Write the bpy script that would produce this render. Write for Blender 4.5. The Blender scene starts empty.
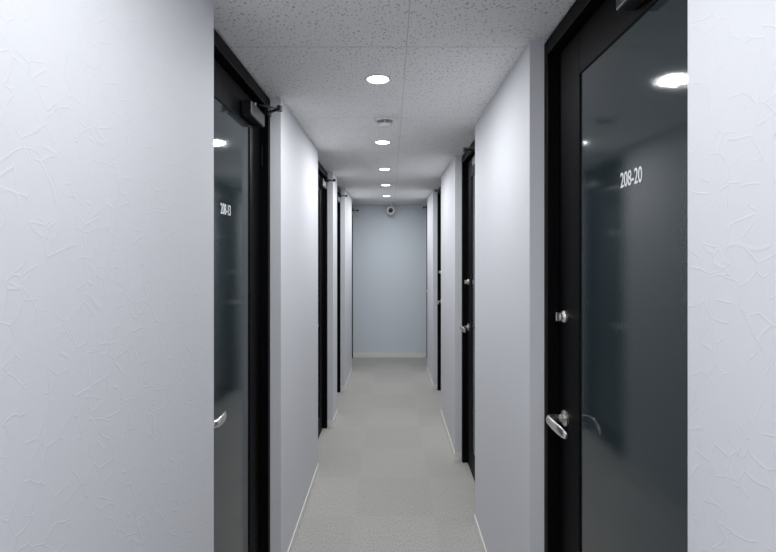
import bpy, bmesh, math
from mathutils import Vector, Matrix

sc = bpy.context.scene
sc.view_settings.view_transform = 'Standard'
F = 465.0
CEIL = 2.40
CAMZ = 1.625
LX, RX = -0.545, 0.504
BACK = 7.30
REAR = -3.0

# ------------------------------------------------------------ materials
def mat(name, col, rough=0.5, metal=0.0, spec=0.5, ior=None):
    m = bpy.data.materials.new(name); m.use_nodes = True
    b = m.node_tree.nodes['Principled BSDF']
    b.inputs['Base Color'].default_value = (*col, 1)
    b.inputs['Roughness'].default_value = rough
    b.inputs['Metallic'].default_value = metal
    b.inputs['Specular IOR Level'].default_value = spec
    if ior: b.inputs['IOR'].default_value = ior
    return m

class NB:
    def __init__(s, m):
        s.nt = m.node_tree; s.b = s.nt.nodes['Principled BSDF']
        s.tc = s.nt.nodes.new('ShaderNodeTexCoord')
    def n(s, t):
        return s.nt.nodes.new(t)
    def l(s, a, b): s.nt.links.new(a, b)
    def math(s, op, a, b=None, clamp=False):
        nd = s.nt.nodes.new('ShaderNodeMath'); nd.operation = op; nd.use_clamp = clamp
        for i, v in enumerate((a, b)):
            if v is None: continue
            if isinstance(v, (int, float)): nd.inputs[i].default_value = v
            else: s.l(v, nd.inputs[i])
        return nd.outputs[0]
    def ramp(s, src, p0, p1, c0=0.0, c1=1.0):
        nd = s.nt.nodes.new('ShaderNodeMapRange')
        nd.inputs[1].default_value = p0; nd.inputs[2].default_value = p1
        nd.inputs[3].default_value = c0; nd.inputs[4].default_value = c1
        s.l(src, nd.inputs[0]); return nd.outputs[0]
    def noise(s, vec, scale, detail=2, rough=0.5, out=0):
        nd = s.nt.nodes.new('ShaderNodeTexNoise'); nd.inputs['Scale'].default_value = scale
        nd.inputs['Detail'].default_value = detail; nd.inputs['Roughness'].default_value = rough
        s.l(vec, nd.inputs['Vector']); return nd.outputs[out]
    def mapping(s, vec, scale=(1,1,1), loc=(0,0,0), rot=(0,0,0)):
        nd = s.nt.nodes.new('ShaderNodeMapping')
        nd.inputs['Scale'].default_value = scale; nd.inputs['Location'].default_value = loc
        nd.inputs['Rotation'].default_value = rot
        s.l(vec, nd.inputs['Vector']); return nd.outputs[0]
    def bump(s, h, strength, dist):
        nd = s.nt.nodes.new('ShaderNodeBump'); nd.inputs['Strength'].default_value = strength
        nd.inputs['Distance'].default_value = dist
        s.l(h, nd.inputs['Height']); s.l(nd.outputs[0], s.b.inputs['Normal']); return nd
    def mix(s, fac, c0, c1):
        nd = s.nt.nodes.new('ShaderNodeMix'); nd.data_type = 'RGBA'
        s.l(fac, nd.inputs[0])
        for i, c in ((6, c0), (7, c1)):
            if isinstance(c, tuple): nd.inputs[i].default_value = (*c, 1)
            else: s.l(c, nd.inputs[i])
        return nd.outputs[2]

def wallpaper(name, col):
    m = mat(name, col, 0.62, spec=0.3); k = NB(m); o = k.tc.outputs['Object']
    def creases(scale, loc, seedrot):
        v = k.mapping(o, (1, 1, 1), loc, seedrot)
        d = k.n('ShaderNodeVectorMath'); d.operation = 'MULTIPLY_ADD'
        nz = k.noise(v, scale*0.5, 1, 0.5, 1)
        k.l(nz, d.inputs[0]); d.inputs[1].default_value = (0.06,)*3; k.l(v, d.inputs[2])
        vo = k.n('ShaderNodeTexVoronoi'); vo.feature = 'DISTANCE_TO_EDGE'
        vo.inputs['Scale'].default_value = scale
        k.l(d.outputs[0], vo.inputs['Vector'])
        line = k.ramp(vo.outputs['Distance'], 0.0, 0.035, 1, 0)
        msk = k.ramp(k.noise(v, scale*0.9, 1), 0.5, 0.54, 0, 1)
        return k.math('MULTIPLY', line, msk)
    a = creases(16, (0, 0, 0), (0, 0, 0))
    b = creases(20, (3.3, 1.7, 5.1), (0.6, 0.4, 0.8))
    h = k.math('MAXIMUM', a, b)
    fine = k.math('MULTIPLY', k.noise(o, 140, 3), 0.35)
    lump = k.math('MULTIPLY', k.noise(o, 30, 2), 0.5)
    h2 = k.math('ADD', k.math('ADD', h, fine), lump)
    k.bump(h2, 0.34, 0.0010)
    return m

M_wall = wallpaper('wallpaper', (0.695, 0.703, 0.738))
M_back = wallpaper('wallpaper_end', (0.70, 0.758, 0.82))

# ceiling
M_ceil = mat('ceiling_tile', (0.72, 0.72, 0.73), 0.9, spec=0.1); k = NB(M_ceil); o = k.tc.outputs['Object']
v = k.mapping(o, (1.0, 0.6, 1.0), (0, 0, 0), (0, 0, 0.35))
n1 = k.noise(v, 115, 2, 0.6)
n2 = k.noise(o, 14, 1)
thr = k.ramp(n2, 0.3, 0.7, 0.615, 0.575)
pit = k.math('MULTIPLY', k.math('SUBTRACT', n1, thr), 24, clamp=True)
sep = k.n('ShaderNodeSeparateXYZ'); k.l(o, sep.inputs[0])
def joint(coord, off, period, w):
    t = k.math('ADD', coord, -off)
    t = k.math('PINGPONG', t, period/2)
    return k.ramp(t, w*0.5, w, 1, 0)
jx = joint(sep.outputs[0], 0.058, 0.91, 0.0018)
jy = joint(sep.outputs[1], 1.74, 0.91, 0.0030)
J = k.math('MAXIMUM', jx, jy)
c = k.mix(pit, (0.93, 0.93, 0.93), (0.50, 0.50, 0.51))  # shallow tile pits, with their shade painted into the colour as grey
c = k.mix(J, c, (0.6, 0.6, 0.61))
k.l(c, k.b.inputs['Base Color'])
hh = k.math('SUBTRACT', 1.0, k.math('MAXIMUM', pit, J))
k.bump(hh, 0.35, 0.0022)

# carpet
M_floor = mat('carpet_tile', (0.4, 0.39, 0.37), 0.95, spec=0.1); k = NB(M_floor); o = k.tc.outputs['Object']
n1 = k.noise(o, 260, 3, 0.7); n2 = k.noise(k.mapping(o, (1, 0.4, 1)), 170, 2, 0.7)
s_ = k.math('ADD', k.math('MULTIPLY', n1, 0.5), k.math('MULTIPLY', n2, 0.5))
ck = k.n('ShaderNodeTexChecker'); k.l(k.mapping(o, (1, 1, 1), (0.23, 0.12, 0.02)), ck.inputs[0]); ck.inputs['Scale'].default_value = 2.0
ck.inputs[1].default_value = (1, 1, 1, 1); ck.inputs[2].default_value = (0.96, 0.96, 0.96, 1)
c = k.mix(k.ramp(s_, 0.36, 0.64), (0.30, 0.291, 0.275), (0.60, 0.588, 0.562))
mm = k.n('ShaderNodeMix'); mm.data_type = 'RGBA'; mm.blend_type = 'MULTIPLY'; mm.inputs[0].default_value = 1
k.l(c, mm.inputs[6]); k.l(ck.outputs[0], mm.inputs[7]); k.l(mm.outputs[2], k.b.inputs['Base Color'])
k.bump(s_, 0.4, 0.003)

M_base = mat('baseboard_vinyl', (0.82, 0.805, 0.765), 0.5)
M_black = mat('black_aluminium', (0.0025, 0.0025, 0.003), 0.5, spec=0.07)
M_closer = mat('closer_black', (0.014, 0.014, 0.016), 0.35)
M_steel = mat('satin_steel', (0.82, 0.79, 0.75), 0.28, 1.0)
M_white = mat('white_plastic', (0.8, 0.8, 0.8), 0.4)
M_dark = mat('dark_plastic', (0.02, 0.02, 0.02), 0.3)
M_grey = mat('grey_plastic', (0.3, 0.3, 0.31), 0.4)
M_num = mat('white_lettering', (0.9, 0.9, 0.9), 0.5)
M_glass = mat('smoked_glass', (0.022, 0.033, 0.038), 0.05, spec=0.55, ior=1.5); k = NB(M_glass); o = k.tc.outputs['Object']
k.bump(k.noise(o, 230, 1, 0.5), 0.13, 0.0006)
M_emit = bpy.data.materials.new('lamp_lens'); M_emit.use_nodes = True
nt = M_emit.node_tree; nt.nodes.clear()
e = nt.nodes.new('ShaderNodeEmission'); e.inputs[0].default_value = (0.96, 0.98, 1, 1); e.inputs[1].default_value = 12
ou = nt.nodes.new('ShaderNodeOutputMaterial'); nt.links.new(e.outputs[0], ou.inputs[0])

# ------------------------------------------------------------ mesh helpers
def obj(name, bm, m, parent=None, bevel=0, smooth=False):
    bmesh.ops.recalc_face_normals(bm, faces=bm.faces)
    me = bpy.data.meshes.new(name); bm.to_mesh(me); bm.free()
    ms = m if isinstance(m, (list, tuple)) else [m]
    for x in ms: me.materials.append(x)
    ob = bpy.data.objects.new(name, me); sc.collection.objects.link(ob)
    if parent: ob.parent = parent
    if smooth:
        for p in me.polygons: p.use_smooth = True
    if bevel:
        b = ob.modifiers.new('bevel', 'BEVEL'); b.width = bevel; b.segments = 2; b.limit_method = 'ANGLE'
    return ob

def box(bm, a, b, mi=0):
    lo = [min(a[i], b[i]) for i in range(3)]; hi = [max(a[i], b[i]) for i in range(3)]
    vs = [bm.verts.new((x, y, z)) for x in (lo[0], hi[0]) for y in (lo[1], hi[1]) for z in (lo[2], hi[2])]
    for f in ((0,1,3,2),(4,6,7,5),(0,4,5,1),(2,3,7,6),(0,2,6,4),(1,5,7,3)):
        fa = bm.faces.new([vs[i] for i in f]); fa.material_index = mi

def lathe(bm, prof, center, axis, seg=32, mi=0):
    """prof: (radius, height) along axis"""
    ax = Vector(axis).normalized()
    u = ax.orthogonal().normalized(); w = ax.cross(u); c = Vector(center)
    rings = []
    for r, h in prof:
        if r < 1e-6: rings.append([bm.verts.new(c+ax*h)])
        else: rings.append([bm.verts.new(c+ax*h+(u*math.cos(2*math.pi*i/seg)+w*math.sin(2*math.pi*i/seg))*r) for i in range(seg)])
    for A, B in zip(rings, rings[1:]):
        for i in range(seg):
            j = (i+1) % seg
            if len(A) == 1 and len(B) == 1: continue
            if len(A) == 1: f = bm.faces.new((A[0], B[i], B[j]))
            elif len(B) == 1: f = bm.faces.new((A[i], A[j], B[0]))
            else: f = bm.faces.new((A[i], A[j], B[j], B[i]))
            f.material_index = mi

def sweep(bm, pts, rad, seg=16, mi=0):
    """tube through pts; rad list of (ru, rw) with w = vertical-ish"""
    P = [Vector(p) for p in pts]; rings = []
    for i, p in enumerate(P):
        t = (P[min(i+1, len(P)-1)]-P[max(i-1, 0)]).normalized()
        up = Vector((0, 0, 1)) if abs(t.z) < 0.9 else Vector((0, 1, 0))
        u = t.cross(up).normalized(); w = u.cross(t)
        ru, rw = rad[i]
        rings.append([bm.verts.new(p+u*math.cos(2*math.pi*j/seg)*ru+w*math.sin(2*math.pi*j/seg)*rw) for j in range(seg)])
    for A, B in zip(rings, rings[1:]):
        for i in range(seg):
            j = (i+1) % seg
            f = bm.faces.new((A[i], A[j], B[j], B[i])); f.material_index = mi; f.smooth = True
    bm.faces.new(rings[0]).material_index = mi; bm.faces.new(rings[-1][::-1]).material_index = mi

def empty(name, loc=(0,0,0)):
    e = bpy.data.objects.new(name, None); e.location = loc; e.empty_display_size = 0.1
    sc.collection.objects.link(e); return e

# ------------------------------------------------------------ layout
LEFT = [(1.43, 2.30), (3.47, 4.37), (4.70, 5.50), (6.48, BACK)]
RIGHT = [(0.79, 1.69), (2.79, 3.66), (4.69, 5.58), (6.48, BACK)]
FR = 0.052      # frame face setback from wall face
LEAF = 0.090    # leaf face setback
POCK = 0.15     # recess depth

def side_wall(name, s, face, recs):
    out = face + 0.25
    pts = [(face, REAR)]
    for a, b in recs:
        pts += [(face, a), (face+POCK, a), (face+POCK, b)]
        if b < BACK-1e-4: pts.append((face, b))
    if recs[-1][1] < BACK-1e-4: pts.append((face, BACK))
    pts += [(out, BACK), (out, REAR)]
    bm = bmesh.new()
    lo = [bm.verts.new((s*p[0], p[1], 0)) for p in pts]; hi = [bm.verts.new((s*p[0], p[1], CEIL)) for p in pts]
    n = len(pts)
    for i in range(n):
        j = (i+1) % n; bm.faces.new((lo[i], lo[j], hi[j], hi[i]))
    bm.faces.new(lo); bm.faces.new(hi)
    obj(name, bm, M_wall)
    # baseboard
    bm = bmesh.new(); T = 0.006; H = 0.062
    segs = []; y = REAR
    for a, b in recs: segs.append((y, a)); y = b
    if y < BACK-1e-4: segs.append((y, BACK))
    for i, (a, b) in enumerate(segs):
        ya = a-T if i > 0 else a
        box(bm, (s*(face-T), ya, 0), (s*face, b+T, H))
        if i > 0: box(bm, (s*face, a-T, 0), (s*(face+FR), a, H))
        box(bm, (s*face, b, 0), (s*(face+FR), b+T, H))
    obj('baseboard_'+name.split('_')[1], bm, M_base, bevel=0.0015)

side_wall('wall_left', -1, -LX, LEFT)
side_wall('wall_right', 1, RX, RIGHT)
bm = bmesh.new(); box(bm, (LX-0.25, BACK, 0), (RX+0.25, BACK+0.12, CEIL)); obj('wall_back', bm, M_back)
bm = bmesh.new(); box(bm, (LX-0.25, REAR-0.12, 0), (RX+0.25, REAR, CEIL)); obj('wall_front', bm, M_wall)
bm = bmesh.new(); box(bm, (LX-0.25, REAR-0.12, -0.1), (RX+0.25, BACK+0.12, 0)); obj('floor', bm, M_floor)
bm = bmesh.new(); box(bm, (LX-0.25, REAR-0.12, CEIL), (RX+0.25, BACK+0.12, CEIL+0.1)); obj('ceiling', bm, M_ceil)
bm = bmesh.new(); box(bm, (LX-FR, BACK-0.006, 0), (RX+FR, BACK, 0.07)); obj('baseboard_back', bm, M_base, bevel=0.0015)

# ------------------------------------------------------------ doors
def text_mesh(txt, size, parent, loc, s):
    cu = bpy.data.curves.new('t', 'FONT'); cu.body = txt; cu.size = size; cu.extrude = 0.0004
    cu.align_x = 'CENTER'; cu.align_y = 'CENTER'; cu.offset = 0.0004
    t = bpy.data.objects.new('tmp', cu); sc.collection.objects.link(t)
    bpy.context.view_layer.update()
    me = bpy.data.meshes.new_from_object(t.evaluated_get(bpy.context.evaluated_depsgraph_get()))
    bpy.data.objects.remove(t)
    me.materials.clear(); me.materials.append(M_num)
    X = Vector((0, -s, 0)); Y = Vector((0, 0, 1)); Z = Vector((-s, 0, 0))
    R = Matrix((X, Y, Z)).transposed().to_4x4()
    me.transform(Matrix.Translation(loc) @ R @ Matrix.Diagonal((0.68, 1.0, 1, 1)))
    o = bpy.data.objects.new('room_number', me); sc.collection.objects.link(o); o.parent = parent

def door(name, s, face, y0, y1, num):
    E = empty(name)
    f0 = face+FR; lf = face+LEAF; bk = face+POCK-0.002
    top = CEIL-0.012
    J = 0.04
    g = 0.001
    X = lambda d: s*d
    bm = bmesh.new()
    box(bm, (X(f0), y0+g, 0), (X(bk), y0+J, top))
    box(bm, (X(f0), y1-J, 0), (X(bk), y1-g, top))
    box(bm, (X(f0), y0+J, top-0.055), (X(bk), y1-J, top))
    obj('frame', bm, M_black, E, bevel=0.002)
    a, b = y0+J+0.003, y1-J-0.003; zt = top-0.059; zb = 0.008
    SN = 0.085; SF = 0.18 if s > 0 else 0.165
    TR = 0.135; BR = 0.16
    bm = bmesh.new(); lb = lf+0.036
    box(bm, (X(lf), a, zb), (X(lb), a+SN, zt)); box(bm, (X(lf), b-SF, zb), (X(lb), b, zt))
    box(bm, (X(lf), a+SN, zt-TR), (X(lb), b-SF, zt)); box(bm, (X(lf), a+SN, zb), (X(lb), b-SF, zb+BR))
    obj('leaf', bm, M_black, E, bevel=0.0015)
    gx = lf+0.005
    bm = bmesh.new(); box(bm, (X(gx), a+SN-0.005, zb+BR-0.005), (X(gx+0.008), b-SF+0.005, zt-TR+0.005))
    obj('glass_pane', bm, M_glass, E)
    hy = b-0.066 if s > 0 else a+0.045
    d = -1 if s > 0 else 1
    hz = 1.067
    bm = bmesh.new()
    lathe(bm, [(0, 0), (0.027, 0), (0.027, 0.006), (0.024, 0.009), (0.013, 0.010), (0.012, 0.014)], (X(lf), hy, hz), (-s, 0, 0))
    pts = [(X(lf-0.008), hy, hz), (X(lf-0.038), hy, hz), (X(lf-0.054), hy+d*0.004, hz), (X(lf-0.062), hy+d*0.018, hz-0.000),
           (X(lf-0.063), hy+d*0.050, hz-0.001), (X(lf-0.059), hy+d*0.085, hz-0.004), (X(lf-0.052), hy+d*0.115, hz-0.008), (X(lf-0.046), hy+d*0.130, hz-0.012)]
    sweep(bm, pts, [(0.013, 0.013), (0.013, 0.013), (0.013, 0.013), (0.011, 0.015), (0.008, 0.017), (0.007, 0.017), (0.006, 0.015), (0.004, 0.010)])
    obj('lever_handle', bm, M_steel, E)
    bm = bmesh.new()
    lz = 1.412
    lathe(bm, [(0, 0), (0.021, 0), (0.021, 0.007), (0.018, 0.012), (0.012, 0.013), (0.012, 0.020), (0, 0.020)], (X(lf), hy, lz), (-s, 0, 0))
    box(bm, (X(lf-0.020), hy-0.004, lz-0.014), (X(lf-0.032), hy+0.004, lz+0.014))
    obj('deadbolt_lock', bm, M_steel, E)
    hg = a if s > 0 else b
    q = 1 if s > 0 else -1
    bm = bmesh.new(); cz = zt-0.085
    c0, c1 = hg+q*0.09, hg+q*0.30
    box(bm, (X(lf), c0, cz-0.03), (X(lf-0.048), c1, cz+0.03))
    obj('closer_body', bm, M_closer, E, bevel=0.006)
    bm = bmesh.new(); pv = hg+q*0.19
    lathe(bm, [(0.013, 0), (0.013, 0.022), (0, 0.022)], (X(lf-0.025), pv, cz+0.03), (0, 0, 1), 16)
    az = cz+0.046
    el = (X(lf-0.125), hg+q*0.13, az)
    sweep(bm, [(X(lf-0.025), pv, az), el], [(0.010, 0.005)]*2, 8)
    sweep(bm, [el, (X(f0-0.012), hg+q*0.03, az+0.012)], [(0.009, 0.006)]*2, 8)
    lathe(bm, [(0, -0.012), (0.013, -0.012), (0.013, 0.012), (0, 0.012)], el, (0, 0, 1), 16)
    box(bm, (X(f0), hg+q*0.0, az), (X(f0-0.016), hg+q*0.06, az+0.04))
    obj('closer_arm', bm, M_closer, E)
    bm = bmesh.new()
    for z in (0.25, 1.15, 2.1):
        lathe(bm, [(0, -0.05), (0.007, -0.05), (0.007, 0.05), (0, 0.05)], (X(lf-0.006), hg-q*0.0015, z), (0, 0, 1), 12)
    obj('hinges', bm, M_black, E)
    if num:
        if s > 0: ny = 1.160 + (y0-0.79)
        else: ny = 1.800 + (y0-1.43)
        text_mesh(num, 0.058 if s < 0 else 0.055, E, Vector((X(gx-0.0008), ny, CAMZ+(0.189 if s > 0 else 0.170))), s)
    return E

nl = ['208-13', '208-14', '208-15', '208-16']; nr = ['208-20', '208-19', '208-18', '208-17']
i = 1
for (a, b), t in zip(LEFT, nl): door('door_%d' % i, -1, -LX, a, b, t); i += 1
for (a, b), t in zip(RIGHT, nr): door('door_%d' % i, 1, RX, a, b, t); i += 1

# ------------------------------------------------------------ downlights
for n, (y, pw) in enumerate([(2.06, 8.2), (3.22, 8.4), (4.24, 8.6), (5.22, 8.8), (6.2, 9.2), (0.62, 7.0), (-0.5, 8.4), (-1.6, 8.4), (-2.6, 8.4)]):
    E = empty('ceiling_downlight', (-0.058, y, CEIL))
    bm = bmesh.new()
    lathe(bm, [(0.048, -0.001), (0.058, -0.001), (0.0585, -0.0035), (0.056, -0.005), (0.050, -0.0045), (0.046, -0.001), (0.048, -0.001)], (0, 0, 0), (0, 0, 1), 40)
    obj('trim_ring', bm, M_white, E, smooth=True)
    bm = bmesh.new(); lathe(bm, [(0, -0.0018), (0.048, -0.0018), (0.048, -0.001), (0, -0.001)], (0, 0, 0), (0, 0, 1), 40)
    obj('lens', bm, M_emit, E)
    L = bpy.data.lights.new('lamp', 'AREA'); L.shape = 'DISK'; L.size = 0.09; L.energy = pw; L.color = (0.97, 0.984, 1.0)
    lo = bpy.data.objects.new('lamp', L); sc.collection.objects.link(lo); lo.parent = E; lo.location = (0, 0, -0.006)

# smoke detector
E = empty('smoke_detector', (-0.035, 2.67, CEIL))
bm = bmesh.new(); lathe(bm, [(0, 0), (0.058, 0), (0.058, -0.010), (0.050, -0.014), (0.044, -0.014)], (0, 0, 0), (0, 0, 1), 40); obj('base', bm, M_white, E)
bm = bmesh.new(); lathe(bm, [(0.036, -0.013), (0.036, -0.034), (0, -0.034)], (0, 0, 0), (0, 0, 1), 40); obj('sensor_chamber', bm, M_grey, E)
bm = bmesh.new(); lathe(bm, [(0.040, -0.032), (0.040, -0.036), (0.030, -0.046), (0, -0.048)], (0, 0, 0), (0, 0, 1), 40)
for a in range(8):
    t = a*math.pi/4; c_, s2 = math.cos(t)*0.039, math.sin(t)*0.039
    box(bm, (c_-0.002, s2-0.002, -0.034), (c_+0.002, s2+0.002, -0.013))
obj('cap', bm, M_white, E)

# security camera
E = empty('security_camera', (-0.012, 7.13, CEIL))
bm = bmesh.new(); lathe(bm, [(0, 0), (0.06, 0), (0.06, -0.012), (0.055, -0.02), (0.014, -0.022), (0.014, -0.05)], (0, 0, 0), (0, 0, 1), 32); obj('mount', bm, M_white, E)
bm = bmesh.new()
ax = Vector((0.12, -1, -0.30)).normalized()
lathe(bm, [(0, -0.06), (0.05, -0.06), (0.064, -0.045), (0.064, 0.052), (0.060, 0.058), (0.036, 0.060)], (0, 0, -0.095), ax, 32); obj('body', bm, M_white, E)
bm = bmesh.new(); lathe(bm, [(0.037, 0.058), (0.034, 0.066), (0.02, 0.072), (0, 0.074)], (0, 0, -0.095), ax, 32); obj('lens', bm, M_dark, E)

# ------------------------------------------------------------ world, camera
w = bpy.data.worlds.new('world'); sc.world = w; w.use_nodes = True
w.node_tree.nodes['Background'].inputs[0].default_value = (0.5, 0.53, 0.56, 1)
w.node_tree.nodes['Background'].inputs[1].default_value = 0.3
cd = bpy.data.cameras.new('camera'); cam = bpy.data.objects.new('camera', cd); sc.collection.objects.link(cam)
cd.sensor_width = 36; cd.lens = 36*F/776
cam.location = (0, 0, CAMZ); cam.rotation_euler = (math.pi/2, 0, 0)
cd.shift_x = -3/776; cd.shift_y = -22/776
cd.clip_start = 0.02
sc.camera = cam
